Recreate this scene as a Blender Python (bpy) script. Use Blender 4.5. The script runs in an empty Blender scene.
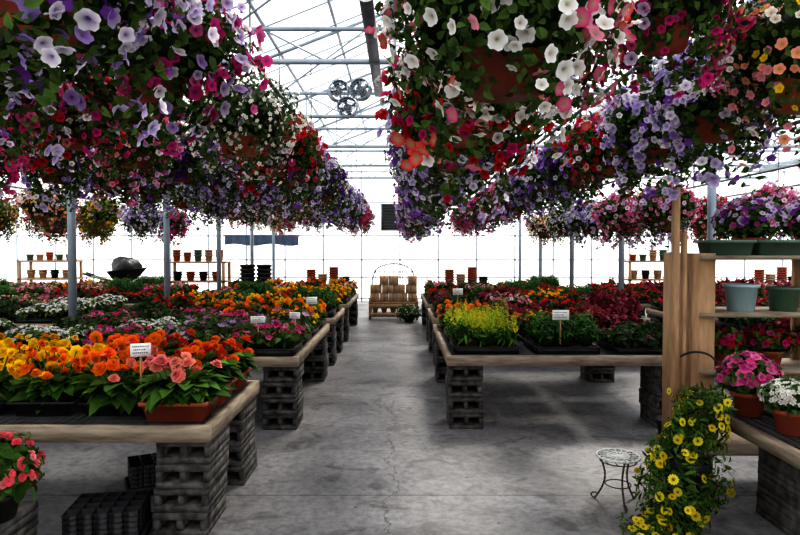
import bpy, math, random
import numpy as np
from mathutils import Vector, Matrix
rng=np.random.default_rng(7); random.seed(7)
scene=bpy.context.scene
try:
    scene.view_settings.view_transform='Standard'
    scene.view_settings.look='High Contrast'
except Exception as e: print(e)

# ------------------------------------------------------------ materials
def newmat(name):
    m=bpy.data.materials.new(name); m.use_nodes=True
    nt=m.node_tree; nt.nodes.clear()
    out=nt.nodes.new('ShaderNodeOutputMaterial')
    return m,nt,out
def N(nt,t,**k):
    n=nt.nodes.new(t)
    for a,b in k.items(): setattr(n,a,b)
    return n
def petalmat(name,trans,rough,spec):
    m,nt,out=newmat(name)
    at=N(nt,'ShaderNodeAttribute'); at.attribute_name='Col'
    p=N(nt,'ShaderNodeBsdfPrincipled'); p.inputs['Roughness'].default_value=rough
    p.inputs['Specular IOR Level'].default_value=spec
    t=N(nt,'ShaderNodeBsdfTranslucent'); mx=N(nt,'ShaderNodeMixShader'); mx.inputs[0].default_value=trans
    nt.links.new(at.outputs['Color'],p.inputs['Base Color']); nt.links.new(at.outputs['Color'],t.inputs['Color'])
    nt.links.new(p.outputs[0],mx.inputs[1]); nt.links.new(t.outputs[0],mx.inputs[2]); nt.links.new(mx.outputs[0],out.inputs[0])
    return m
PETAL=petalmat('petal',0.45,0.75,0.1)
LEAF=petalmat('leaf',0.28,0.6,0.12)
def noisy(name,c1,c2,scale=8,rough=0.7,metal=0,bump=0.0,stretch=(1,1,1),detail=5,spec=0.4):
    m,nt,out=newmat(name)
    tc=N(nt,'ShaderNodeTexCoord'); mp=N(nt,'ShaderNodeMapping'); mp.inputs['Scale'].default_value=stretch
    no=N(nt,'ShaderNodeTexNoise'); no.inputs['Scale'].default_value=scale; no.inputs['Detail'].default_value=detail
    cr=N(nt,'ShaderNodeValToRGB'); cr.color_ramp.elements[0].color=(*c1,1); cr.color_ramp.elements[1].color=(*c2,1)
    cr.color_ramp.elements[0].position=.3; cr.color_ramp.elements[1].position=.7
    p=N(nt,'ShaderNodeBsdfPrincipled'); p.inputs['Roughness'].default_value=rough; p.inputs['Metallic'].default_value=metal
    p.inputs['Specular IOR Level'].default_value=spec
    nt.links.new(tc.outputs['Object'],mp.inputs[0]); nt.links.new(mp.outputs[0],no.inputs[0]); nt.links.new(no.outputs[0],cr.inputs[0])
    nt.links.new(cr.outputs[0],p.inputs['Base Color']); nt.links.new(p.outputs[0],out.inputs[0])
    if bump>0:
        b=N(nt,'ShaderNodeBump'); b.inputs['Strength'].default_value=bump; b.inputs['Distance'].default_value=.01
        nt.links.new(no.outputs[0],b.inputs['Height']); nt.links.new(b.outputs[0],p.inputs['Normal'])
    return m
WOOD=noisy('weathered_wood',(.18,.14,.10),(.38,.31,.23),6,.8,bump=.4,stretch=(1,1,6))
NEWWOOD=noisy('pine_wood',(.28,.16,.085),(.46,.29,.16),5,.65,bump=.2,stretch=(6,6,1))
BLOCK=noisy('weathered_block',(.02,.018,.017),(.14,.13,.12),16,.92,bump=.7)
STEEL=noisy('galvanised_steel',(.24,.29,.34),(.38,.44,.5),3,.45,.4)
PIPE=noisy('dark_pipe',(.1,.1,.12),(.2,.21,.23),6,.45,.5)
TERRA=noisy('terracotta_plastic',(.30,.06,.028),(.40,.09,.045),5,.5)
DTERRA=noisy('dark_red_plastic',(.16,.03,.018),(.22,.045,.028),5,.5)
BLACK=noisy('black_plastic',(.008,.008,.009),(.02,.02,.022),9,.4)
WIRE=noisy('wire',(.05,.05,.05),(.1,.1,.1),9,.5,.6)
BLUEP=noisy('pale_blue_plastic',(.3,.43,.47),(.37,.5,.54),4,.4)
GREENP=noisy('green_plastic',(.07,.13,.09),(.1,.17,.12),4,.4)
KRAFT=noisy('kraft_fibre',(.38,.24,.14),(.52,.36,.23),9,.85)
WHITE=noisy('white_card',(.8,.8,.78),(.88,.88,.86),3,.6)
INK=noisy('ink',(.03,.03,.05),(.05,.05,.08),3,.6)
SOIL=noisy('soil',(.02,.013,.008),(.05,.035,.02),30,.95)
BLUE=noisy('blue_fabric',(.07,.1,.16),(.11,.15,.22),4,.8)
FRAMEW=noisy('painted_frame',(.5,.56,.6),(.62,.68,.72),4,.5)
ROSE=noisy('rusty_iron',(.05,.04,.035),(.12,.1,.08),12,.6,.4)
PALEM=noisy('white_painted_metal',(.5,.5,.48),(.68,.68,.65),8,.5)

def glazing(name,tr,col):
    m,nt,out=newmat(name)
    a=N(nt,'ShaderNodeBsdfTransparent'); a.inputs[0].default_value=(.98,.99,.99,1)
    b=N(nt,'ShaderNodeBsdfTranslucent'); b.inputs[0].default_value=(*col,1)
    no=N(nt,'ShaderNodeTexNoise'); no.inputs['Scale'].default_value=1.3
    mr=N(nt,'ShaderNodeMapRange'); mr.inputs['To Min'].default_value=tr-.06; mr.inputs['To Max'].default_value=tr+.06
    mx=N(nt,'ShaderNodeMixShader')
    nt.links.new(no.outputs[0],mr.inputs[0]); nt.links.new(mr.outputs[0],mx.inputs[0])
    nt.links.new(a.outputs[0],mx.inputs[1]); nt.links.new(b.outputs[0],mx.inputs[2]); nt.links.new(mx.outputs[0],out.inputs[0])
    return m
ROOFG=glazing('roof_glazing',.2,(.92,.95,1)); WALLG=glazing('wall_glazing',.32,(.95,.96,.98))

def concrete():
    m,nt,out=newmat('concrete_floor'); L=nt.links.new
    tc=N(nt,'ShaderNodeTexCoord')
    def noise(sc,det,ro,dist=0):
        n=N(nt,'ShaderNodeTexNoise'); n.inputs['Scale'].default_value=sc; n.inputs['Detail'].default_value=det; n.inputs['Roughness'].default_value=ro
        n.inputs['Distortion'].default_value=dist; L(tc.outputs['Object'],n.inputs[0]); return n.outputs[0]
    def ramp(src,p0,c0,p1,c1):
        c=N(nt,'ShaderNodeValToRGB'); e=c.color_ramp.elements
        e[0].position=p0; e[0].color=(*c0,1); e[1].position=p1; e[1].color=(*c1,1); L(src,c.inputs[0]); return c.outputs[0]
    def mulc(a,b):
        x=N(nt,'ShaderNodeMix',data_type='RGBA',blend_type='MULTIPLY'); x.inputs[0].default_value=1; L(a,x.inputs[6]); L(b,x.inputs[7]); return x.outputs[2]
    n1=noise(.7,8,.7,.6); n2=noise(17,7,.72); n4=noise(2.6,6,.6,1.2)
    base=ramp(n1,.38,(.125,.12,.12),.62,(.255,.247,.25))
    base=mulc(base,ramp(n2,.36,(.62,.6,.6),.56,(1,1,1)))
    base=mulc(base,ramp(n4,.36,(.58,.56,.55),.47,(1,1,1)))
    vo=N(nt,'ShaderNodeTexVoronoi'); vo.inputs['Scale'].default_value=4.5; L(tc.outputs['Object'],vo.inputs[0])
    sep=N(nt,'ShaderNodeSeparateXYZ'); L(tc.outputs['Object'],sep.inputs[0])
    n3=noise(2.0,9,.68)
    def M(op,a,b=None):
        x=N(nt,'ShaderNodeMath',operation=op)
        for i,v in enumerate((a,b)):
            if v is None: continue
            if isinstance(v,(int,float)): x.inputs[i].default_value=v
            else: L(v,x.inputs[i])
        return x.outputs[0]
    off=M('MULTIPLY',M('SUBTRACT',n3,.5),.55)
    xx=M('ADD',sep.outputs[0],off)
    crack=M('LESS_THAN',M('ABSOLUTE',M('ADD',xx,.07)),.006)
    crack=M('MULTIPLY',crack,M('LESS_THAN',sep.outputs[1],6.6))
    jd=M('ABSOLUTE',M('SUBTRACT',M('FLOORED_MODULO',M('SUBTRACT',sep.outputs[1],4.02-1.5),3.0),1.5))
    joint=M('LESS_THAN',jd,.006)
    spot=M('MULTIPLY',M('LESS_THAN',vo.outputs['Distance'],.07),M('GREATER_THAN',n1,.48))
    k=M('MULTIPLY',M('MAXIMUM',M('MAXIMUM',crack,joint),spot),.7)
    mx=N(nt,'ShaderNodeMix',data_type='RGBA'); L(k,mx.inputs[0]); L(base,mx.inputs[6]); mx.inputs[7].default_value=(.03,.028,.026,1)
    p=N(nt,'ShaderNodeBsdfPrincipled'); p.inputs['Roughness'].default_value=.5; p.inputs['Specular IOR Level'].default_value=.4
    L(mx.outputs[2],p.inputs['Base Color'])
    b=N(nt,'ShaderNodeBump'); b.inputs['Strength'].default_value=.25; b.inputs['Distance'].default_value=.005
    L(n2,b.inputs['Height']); L(b.outputs[0],p.inputs['Normal']); L(p.outputs[0],out.inputs[0])
    return m
CONC=concrete()
GRAVEL=noisy('pale_gravel',(.6,.6,.58),(.78,.78,.76),12,.9)

# ------------------------------------------------------------ mesh builder
class MB:
    def __init__(s,mats): s.m=mats; s.V=[];s.L=[];s.S=[];s.M=[];s.C=[];s.nv=0
    def add(s,V,F,mat=0,col=(1,1,1),R=None,T=None,C=None):
        V=np.asarray(V,float); nv=len(V)
        VV=V[None] if R is None else np.einsum('nij,vj->nvi',R,V)+T[:,None]
        n=len(VV)
        lp=np.concatenate([np.asarray(f) for f in F]); sz=np.array([len(f) for f in F])
        s.L.append((lp[None]+(np.arange(n)*nv)[:,None]+s.nv).ravel()); s.S.append(np.tile(sz,n))
        s.M.append(np.full(n*len(sz),mat if isinstance(mat,int) else s.m.index(mat)))
        if C is None: C=np.broadcast_to(np.asarray(col,float),(n,nv,3))
        s.C.append(C.reshape(-1,3)); s.V.append(VV.reshape(-1,3)); s.nv+=n*nv
    def box(s,a,b,mat=0):
        x0,y0,z0=a;x1,y1,z1=b
        V=np.array([(x0,y0,z0),(x1,y0,z0),(x1,y1,z0),(x0,y1,z0),(x0,y0,z1),(x1,y0,z1),(x1,y1,z1),(x0,y1,z1)],float)
        s.add(V,[(0,3,2,1),(4,5,6,7),(0,1,5,4),(1,2,6,5),(2,3,7,6),(3,0,4,7)],mat)
    def tube(s,p,q,r,mat=0,n=8,r2=None,col=(1,1,1)):
        p=Vector(p);q=Vector(q); d=(q-p).normalized(); a=d.orthogonal().normalized(); b=d.cross(a)
        r2=r if r2 is None else r2
        V=[];F=[]
        for c,rr in ((p,r),(q,r2)):
            for i in range(n):
                t=2*math.pi*i/n; V.append(tuple(c+a*math.cos(t)*rr+b*math.sin(t)*rr))
        for i in range(n): F.append((i,(i+1)%n,n+(i+1)%n,n+i))
        F.append(tuple(range(n))[::-1]); F.append(tuple(range(n,2*n)))
        s.add(V,F,mat,col)
    def path(s,pts,r,mat=0,n=6):
        for a,b in zip(pts[:-1],pts[1:]): s.tube(a,b,r,mat,n)
    def lathe(s,prof,mat=0,c=(0,0,0),n=20):
        V=[];F=[]
        for (r,z) in prof:
            for i in range(n):
                t=2*math.pi*i/n
                V.append((c[0]+r*math.cos(t),c[1]+r*math.sin(t),c[2]+z))
        for k in range(len(prof)-1):
            for i in range(n): F.append((k*n+i,k*n+(i+1)%n,(k+1)*n+(i+1)%n,(k+1)*n+i))
        s.add(V,F,mat)
    def mesh(s,name,smooth=False):
        me=bpy.data.meshes.new(name)
        V=np.concatenate(s.V);L=np.concatenate(s.L);S=np.concatenate(s.S);Mi=np.concatenate(s.M);C=np.concatenate(s.C)
        me.vertices.add(len(V)); me.vertices.foreach_set('co',V.ravel().astype(np.float32))
        me.loops.add(len(L)); me.loops.foreach_set('vertex_index',L.astype(np.int32))
        me.polygons.add(len(S)); st=np.concatenate([[0],np.cumsum(S)[:-1]]); me.polygons.foreach_set('loop_start',st.astype(np.int32))
        me.polygons.foreach_set('material_index',Mi.astype(np.int32))
        me.update(calc_edges=True)
        at=me.attributes.new('Col','FLOAT_COLOR','POINT'); at.data.foreach_set('color',np.concatenate([C,np.ones((len(C),1))],1).ravel().astype(np.float32))
        for m in s.m: me.materials.append(m)
        me.validate()
        if smooth: me.polygons.foreach_set('use_smooth',[True]*len(me.polygons))
        return me
def obj(name,me,loc=(0,0,0),rz=0,sc=1,parent=None):
    o=bpy.data.objects.new(name,me); scene.collection.objects.link(o)
    o.location=loc; o.rotation_euler=(0,0,rz); o.scale=(sc,)*3 if isinstance(sc,(int,float)) else sc
    if parent: o.parent=parent
    return o
def empty(name,loc=(0,0,0)):
    o=bpy.data.objects.new(name,None); scene.collection.objects.link(o); o.location=loc; o.empty_display_size=.1; return o

# ------------------------------------------------------------ plant templates
def t_petunia():
    V=[(0,0,-.55)]; t=[0]
    for i in range(15):
        a=math.pi*2*i/15; V.append((.32*math.cos(a),.32*math.sin(a),-.08)); t.append(.5)
    for i in range(15):
        a=math.pi*2*i/15; n=i%3; r=(.84,1.0,1.0)[n]; V.append((r*math.cos(a),r*math.sin(a),(-.08,.08,.02)[n])); t.append((.85,1.05,1)[n])
    F=[(0,1+i,1+(i+1)%15) for i in range(15)]+[(1+i,16+i,16+(i+1)%15,1+(i+1)%15) for i in range(15)]
    return np.array(V),F,np.array(t)
def t_star(n=5):
    V=[(0,0,0)];t=[0];F=[]
    for i in range(n):
        a=2*math.pi*i/n
        for da,r in ((-.45,.7),(0,1.0),(.45,.7)):
            V.append((r*math.cos(a+da*1.2),r*math.sin(a+da*1.2),.12*r)); t.append(1)
        k=1+3*i; F.append((0,k,k+1,k+2))
    return np.array(V),F,np.array(t)
def t_daisy(n=12,layers=1,wide=1.15,disc=.24):
    V=[];t=[];F=[]
    for l in range(layers):
        R=1-.25*l; z=.12*l; up=.08+.3*l
        for i in range(n):
            a=2*math.pi*(i+.5*l)/n; w=math.pi/n*wide; k=len(V)
            for r,da,h in ((.12,0,0),(.6,-w*1.1,.6),(.92,-w*.62,.75),(1.0,0,.7),(.92,w*.62,.75),(.6,w*1.1,.6)):
                V.append((r*R*math.cos(a+da),r*R*math.sin(a+da),z+up*h))
            t+=[.45,.95-.12*l,1-.05*l,1.08-.05*l,1-.05*l,.95-.12*l]; F.append(tuple(range(k,k+6)))
    k=len(V); z=.1*layers+.03
    for i in range(7):
        a=2*math.pi*i/7; V.append((disc*math.cos(a),disc*math.sin(a),z)); t.append(0)
    V.append((0,0,z+.12)); t.append(0)
    F+=[(k+i,k+(i+1)%7,k+7) for i in range(7)]
    return np.array(V),F,np.array(t)
def t_leaf(w=.32,fold=.12,droop=.25):
    V=[(0,0,0),(-w,.35,fold),(0,.4,0),(w,.35,fold),(-w*.8,.7,fold-droop*.4),(0,.72,-droop*.4),(w*.8,.7,fold-droop*.4),(0,1.05,-droop)]
    F=[(0,2,1),(0,3,2),(1,2,5,4),(2,3,6,5),(4,5,7),(5,6,7)]
    t=[.75,1,.8,1,1,.85,1,1.1]
    return np.array(V),F,np.array(t)
PET=t_petunia();STAR=t_star();DAISY=t_daisy(12,1);POM=t_daisy(7,3,1.35,.14);LEAFT=t_leaf();BIGLEAF=t_leaf(.34,.1,.45);NARROW=t_leaf(.14,.05,.3)
def unit(v): return v/np.maximum(np.linalg.norm(v,axis=-1,keepdims=True),1e-9)
def basis(n,ydir=None):
    n=unit(n); 
    if ydir is None: ydir=rng.normal(size=n.shape)
    x=unit(np.cross(ydir,n)); y=np.cross(n,x)
    return np.stack([x,y,n],axis=-1)
def scat(mb,tpl,mat,P,Nn,size,cols,throat=None,ydir=None,jit=.18):
    V,F,t=tpl; n=len(P)
    R=basis(Nn,ydir)*np.asarray(size).reshape(-1,1,1)
    cols=np.asarray(cols,float); c=cols*(1+jit*rng.normal(size=(n,1))).clip(.55,1.5)
    if throat is None: C=c[:,None]*t[None,:,None]
    else:
        th=np.broadcast_to(np.asarray(throat,float),(n,3)); tt=t[None,:,None]; C=th[:,None]*(1-tt)+c[:,None]*tt
    mb.add(V,F,mat,R=R,T=P,C=C.clip(0,1))
def pick(pal,n):
    cols=np.array([p[0] for p in pal]); w=np.array([p[1] for p in pal],float); w/=w.sum()
    return cols[rng.choice(len(pal),n,p=w)]
W=(.9,.87,.88);LIL=(.44,.33,.66);PUR=(.19,.05,.33);PALE=(.7,.62,.84);MAG=(.62,.035,.2);RED=(.6,.02,.03);PINK=(.82,.27,.42)
ORG=(.9,.2,.01);YEL=(.92,.6,.015);SAL=(.9,.34,.27);CRIM=(.36,.014,.04);HOT=(.74,.08,.34);DPUR=(.1,.035,.17);DPINK=(.6,.11,.25)
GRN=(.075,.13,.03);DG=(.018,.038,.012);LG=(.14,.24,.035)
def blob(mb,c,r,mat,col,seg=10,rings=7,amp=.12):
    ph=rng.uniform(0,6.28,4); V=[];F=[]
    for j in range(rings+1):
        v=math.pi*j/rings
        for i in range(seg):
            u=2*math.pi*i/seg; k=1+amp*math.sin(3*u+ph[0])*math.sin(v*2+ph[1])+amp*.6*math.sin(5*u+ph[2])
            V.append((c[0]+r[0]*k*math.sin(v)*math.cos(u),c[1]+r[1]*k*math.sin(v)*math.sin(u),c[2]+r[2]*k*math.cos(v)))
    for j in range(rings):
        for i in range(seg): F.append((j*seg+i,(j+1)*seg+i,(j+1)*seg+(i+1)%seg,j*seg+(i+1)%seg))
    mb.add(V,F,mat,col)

def basket_mesh(name,pal,nfl=470,fs=.0285,tpl=PET,leafcol=GRN,ls=.042,nleaf=2500,droop=.3,throat=None,pot=TERRA,hang=.5):
    mb=MB([PETAL,LEAF,pot,WIRE,SOIL])
    mb.lathe([(0,-.2),(.105,-.2),(.15,-.03),(.152,-.03),(.163,-.03),(.165,.0),(.155,.0),(.15,-.02),(0,-.02)],2,n=20)
    for k in range(3):
        a=2*math.pi*k/3+.4
        mb.tube((.158*math.cos(a),.158*math.sin(a),0),(0,0,hang-.06),.0025,3,5)
    hk=[(0,0,hang-.06),(0,0,hang-.02)]+[(.022*math.sin(t),0,hang+.022-.022*math.cos(t)) for t in (0.6,1.4,2.2,3.0,3.8,4.6)]
    mb.path(hk,.003,3,5)
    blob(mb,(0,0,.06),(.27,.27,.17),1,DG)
    ph=rng.uniform(0,6.28,6)
    def shell(n,inner=0):
        u=rng.uniform(0,2*math.pi,n); cz=rng.uniform(-.65,1,n); v=np.arccos(cz)
        rr=1+.15*np.sin(2*u+ph[0])+.12*np.sin(3*u+ph[1])*np.sin(2*v+ph[2])+.09*np.sin(7*u+ph[3])
        rr=rr*(1-inner*rng.uniform(0,1,n))
        x=.36*rr*np.sin(v)*np.cos(u); y=.36*rr*np.sin(v)*np.sin(u); z=.05+np.where(cz>0,.25*rr*cz,0)
        low=np.maximum(0,-cz/.65)
        z-= low*droop*(1+.35*np.sin(4*u+ph[4])+.28*np.sin(9*u+ph[5]))
        s=np.where(cz<0,(1-.42*low**1.7)/np.maximum(np.sin(v),.3),1); x*=s; y*=s
        P=np.stack([x,y,z],1)
        Nn=unit(np.stack([x*1.2,y*1.2,np.where(cz>0,z*1.4,.02-.3*low)],1))
        return P,Nn
    P,Nn=shell(nleaf,inner=.35)
    cols=np.array(leafcol)*rng.uniform(.3,1.6,(nleaf,1))
    scat(mb,LEAFT,1,P,Nn+.55*rng.normal(size=P.shape),ls*rng.uniform(.7,1.3,nleaf),cols,jit=.1)
    nc=max(20,nfl//7); Pc,Nc=shell(nc,inner=.04); idx=rng.integers(0,nc,nfl)
    P1=Pc[idx]+rng.normal(size=(nfl,3))*.034; N1=Nc[idx]; ccol=pick(pal,nc)[idx]
    P2,N2=shell(nfl,inner=.05); use=rng.uniform(size=nfl)<.45
    P=np.where(use[:,None],P1,P2); Nn=np.where(use[:,None],N1,N2); col=np.where(use[:,None],ccol,pick(pal,nfl))
    scat(mb,tpl,0,P+Nn*.022,Nn+.42*rng.normal(size=P.shape)+np.array([0,0,.02]),fs*rng.uniform(.7,1.2,nfl),col,throat=throat,jit=.14)
    return mb.mesh(name)
BK=dict(
 lilac=basket_mesh('lilac_petunias',[(LIL,3),(PALE,3),(W,3),(PUR,1)],throat=(.16,.06,.32)),
 lilac2=basket_mesh('purple_white_petunias',[(PALE,3),(W,5),(PUR,2),(LIL,2)],throat=(.22,.1,.35),droop=.34),
 maglil=basket_mesh('magenta_lilac_petunias',[(MAG,4),(PALE,2),(W,2),(LIL,1.5),(DPINK,1)],480,.03,throat=(.16,.03,.14),droop=.32),
 magenta=basket_mesh('magenta_petunias',[(MAG,5),(DPINK,2),(PALE,1)],440,.03,throat=(.15,.0,.05),droop=.32),
 bacopa=basket_mesh('white_bacopa',[(W,1)],700,.015,STAR,(.08,.12,.05),.03,2800,.28,throat=(.7,.7,.3)),
 red=basket_mesh('red_petunias',[(RED,5),(MAG,2.5),(W,1),(SAL,.8)],430,throat=(.1,.0,.01)),
 white_red=basket_mesh('white_and_red_petunias',[(W,7),(RED,1.2),(MAG,1.6),(PINK,.8)],560,.025,throat=(.45,.4,.25),ls=.034,nleaf=3600,droop=.3,pot=DTERRA),
 mixed=basket_mesh('mixed_petunias',[(RED,3),(DPUR,2),(YEL,.6),(MAG,2),(W,1)],430,throat=(.1,.02,.05)),
 purple=basket_mesh('purple_petunias',[(PUR,4),(LIL,2),(W,.7),(DPUR,2)],430,throat=(.03,.0,.08),droop=.34),
 pink=basket_mesh('pink_petunias',[(PINK,3),(DPINK,2),(PALE,1.5),(W,1.5)],430,throat=(.35,.02,.12)),
 coral=basket_mesh('coral_and_white_calibrachoa',[(SAL,3),(W,2.5),(PINK,2),(YEL,.8)],560,.02,ls=.032,nleaf=3000,throat=(.5,.3,.05)),
 green=basket_mesh('yellow_green_foliage',[(YEL,2),(SAL,1)],120,.022,leafcol=(.16,.2,.05),nleaf=2500,throat=(.5,.2,.02)),
)
# ------------------------------------------------------------ tray meshes
def tray_mesh(name,pal,h=.22,nfl=85,fs=.032,tpl=POM,leafcol=GRN,ls=.06,nleaf=620,leaft=LEAFT,throat=None,spike=False,S=.29):
    mb=MB([PETAL,LEAF,BLACK,SOIL])
    b=.055
    for a,c in (((-S,-S,0),(S,-S+.012,b)),((-S,S-.012,0),(S,S,b)),((-S,-S,0),(-S+.012,S,b)),((S-.012,-S,0),(S,S,b))): mb.box(a,c,2)
    mb.box((-S-.008,-S-.008,b-.008),(S+.008,-S+.004,b),2); mb.box((-S-.008,S-.004,b-.008),(S+.008,S+.008,b),2)
    mb.box((-S-.008,-S,b-.008),(-S+.004,S,b),2); mb.box((S-.004,-S,b-.008),(S+.008,S,b),2)
    mb.box((-S+.01,-S+.01,.004),(S-.01,S-.01,b-.015),3)
    cx=[(-.66+.66*i)*S+rng.normal()*.008 for i in range(3)]
    cl=np.array([(x,(-.66+.66*j)*S+rng.normal()*.008,h*rng.uniform(.72,1.22)) for x in cx for j in range(3)])
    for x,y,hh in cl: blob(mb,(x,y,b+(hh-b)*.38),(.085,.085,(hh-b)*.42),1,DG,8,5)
    def pts(n,top,inner):
        k=rng.integers(0,9,n); u=rng.uniform(0,2*math.pi,n); cz=rng.uniform(-.25 if not top else .1,1,n); sv=np.sqrt(1-cz**2)
        rr=1-inner*rng.uniform(0,1,n); hh=(cl[k,2]-b)
        P=np.stack([cl[k,0]+.125*rr*sv*np.cos(u),cl[k,1]+.125*rr*sv*np.sin(u),b+hh*.42+hh*.6*cz*rr],1)
        return P,unit(np.stack([sv*np.cos(u),sv*np.sin(u),cz+.5],1))
    P,Nn=pts(nleaf,False,.5)
    scat(mb,leaft,1,P,Nn+.5*rng.normal(size=P.shape),ls*rng.uniform(.7,1.3,nleaf),np.array(leafcol)*rng.uniform(.4,1.6,(nleaf,1)))
    if spike:
        for i in range(90):
            x,y,hh=cl[rng.integers(0,9)]; x+=rng.normal()*.06; y+=rng.normal()*.06; z0=hh*.75; L=rng.uniform(.12,.26)
            c=np.array(pal[rng.integers(0,len(pal))][0])*rng.uniform(.7,1.1)
            n=20; tt=rng.uniform(0,1,n); P=np.stack([x+rng.normal(size=n)*.004,y+rng.normal(size=n)*.004,z0+tt*L],1)
            dr=rng.normal(size=(n,3))*np.array([1,1,.1])
            scat(mb,NARROW,0,P,rng.normal(size=(n,3))*.4+np.cross(dr,[0,0,1]),.045*(1.15-tt),np.tile(c,(n,1)),ydir=dr+np.array([0,0,1.2]))
    elif nfl:
        P,Nn=pts(nfl,True,.05)
        scat(mb,tpl,0,P+np.array([0,0,.015]),Nn+.3*rng.normal(size=P.shape)+np.array([0,0,.3]),fs*rng.uniform(.75,1.2,nfl),pick(pal,nfl),throat=throat,jit=.14)
    return mb.mesh(name)
TR=dict(
 yelorg=tray_mesh('marigolds',[(YEL,3),(ORG,2)],.24,90,.031,throat=(.7,.25,.0)),
 yellow=tray_mesh('yellow_marigolds',[(YEL,5),(ORG,1)],.25,80,.033,throat=(.7,.35,.0)),
 orange=tray_mesh('orange_marigolds',[(ORG,4),(RED,1)],.24,75,.031,throat=(.5,.1,.0)),
 red=tray_mesh('red_begonias',[(RED,4),(CRIM,2),(PINK,.5)],.22,90,.028,throat=(.3,.0,.0),leafcol=(.055,.08,.022)),
 magenta=tray_mesh('magenta_impatiens',[(MAG,4),(DPINK,2),(PINK,1.5)],.2,100,.027,PET,throat=(.3,.0,.1)),
 pink=tray_mesh('pink_impatiens',[(PINK,3),(SAL,1.5),(W,1)],.22,90,.027,PET,throat=(.5,.05,.2)),
 purple=tray_mesh('purple_pansies',[(DPUR,2),(PUR,3),(LIL,1.5)],.24,95,.031,PET,throat=(.5,.35,.02)),
 white=tray_mesh('white_alyssum',[(W,4),(PALE,2)],.2,360,.019,STAR,throat=(.5,.5,.3)),
 mixed=tray_mesh('mixed_pansies',[(YEL,2),(DPUR,2),(ORG,1.5),(W,1),(RED,2)],.23,90,.03,PET,throat=(.1,.03,.0)),
 coleus=tray_mesh('coleus',[(CRIM,1)],.24,40,.02,STAR,(.17,.022,.035),.075,700),
 coleus2=tray_mesh('dark_foliage',[(HOT,1)],.22,16,.018,STAR,(.04,.075,.022),.065,750),
 fern=tray_mesh('green_mound_foliage',[(LG,1)],.28,0,.02,STAR,(.06,.16,.035),.05,2000,NARROW),
 celosia=tray_mesh('yellow_celosia',[((.5,.55,.05),2),((.72,.6,.04),1),((.38,.5,.06),1)],.25,0,.02,STAR,(.08,.18,.025),.07,620,NARROW,spike=True),
)
def planter_mesh(name,pal,pot=True,tall=.33,nf=26,fs=.04,nl=150,ll=(.11,.18)):
    mb=MB([PETAL,LEAF,TERRA if pot else BLACK,SOIL])
    w,d,h=.185,.155,.12 if pot else .08
    def ring(f,z): return [(-w*f,-d*f,z),(w*f,-d*f,z),(w*f,d*f,z),(-w*f,d*f,z)]
    V=[];F=[]
    for f,z in ((.82,0),(.95,h*.82),(1.03,h*.82),(1.05,h),(.95,h),(.9,h-.02)): V+=ring(f,z)
    for k in range(5):
        for i in range(4): F.append((k*4+i,k*4+(i+1)%4,(k+1)*4+(i+1)%4,(k+1)*4+i))
    F.append((3,2,1,0)); mb.add(V,F,2); mb.add(ring(.9,h-.02),[(0,1,2,3)],3)
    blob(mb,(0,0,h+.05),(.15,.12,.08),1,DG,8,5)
    u=rng.uniform(0,6.28,nl); k=rng.uniform(0,1,nl)
    P=np.stack([w*.75*np.cos(u)*k,d*.75*np.sin(u)*k,h+rng.uniform(.01,.09,nl)],1)
    out=np.stack([np.cos(u),np.sin(u),rng.uniform(.15,1.1,nl)],1)
    nrm=np.stack([-np.cos(u)*out[:,2]*.6,-np.sin(u)*out[:,2]*.6,np.ones(nl)],1)+.25*rng.normal(size=(nl,3))
    scat(mb,BIGLEAF,1,P,nrm,rng.uniform(*ll,nl),np.array((.075,.165,.025))*rng.uniform(.35,1.4,(nl,1)),ydir=out)
    fp=[]
    for i in range(nf):
        a=rng.uniform(0,6.28); r=math.sqrt(rng.uniform(0,1)); x=w*1.1*r*math.cos(a); y=d*1.15*r*math.sin(a); z=tall*rng.uniform(.66,1.1)
        mb.tube((x*.3,y*.3,h),(x,y,z),.0035,1,5,col=(.06,.13,.03)); fp.append((x,y,z))
    P=np.array(fp); Nn=np.stack([P[:,0]*2,P[:,1]*2,np.full(nf,.5)],1)+.3*rng.normal(size=(nf,3))
    cc=pick(pal,nf); sz=fs*rng.uniform(.75,1.25,nf)
    scat(mb,POM,0,P,Nn,sz,cc,throat=(.35,.2,.02),jit=.12)
    scat(mb,POM,0,P+unit(Nn)*.009,Nn,sz*.7,cc*1.05,throat=(.3,.15,.02),jit=.1)
    return mb.mesh(name)
PL=dict(
 salmon=planter_mesh('salmon_gerberas',[(SAL,3),((.9,.3,.32),2),(ORG,1)],nf=18,fs=.044,nl=200),
 orange=planter_mesh('orange_gerberas',[(ORG,4),((.85,.14,.02),2),(SAL,1)],False,nf=22),
 red=planter_mesh('red_gerberas',[(RED,2),((.85,.14,.02),3),(ORG,1)],nf=20),
 yellow=planter_mesh('yellow_ranunculus',[(YEL,5),((.9,.4,.01),1)],False,.3,34,.034,200,(.08,.15)),
 mix=planter_mesh('yellow_orange_ranunculus',[(YEL,3),(ORG,2)],False,.3,32,.034,200,(.08,.15)),
)
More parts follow.
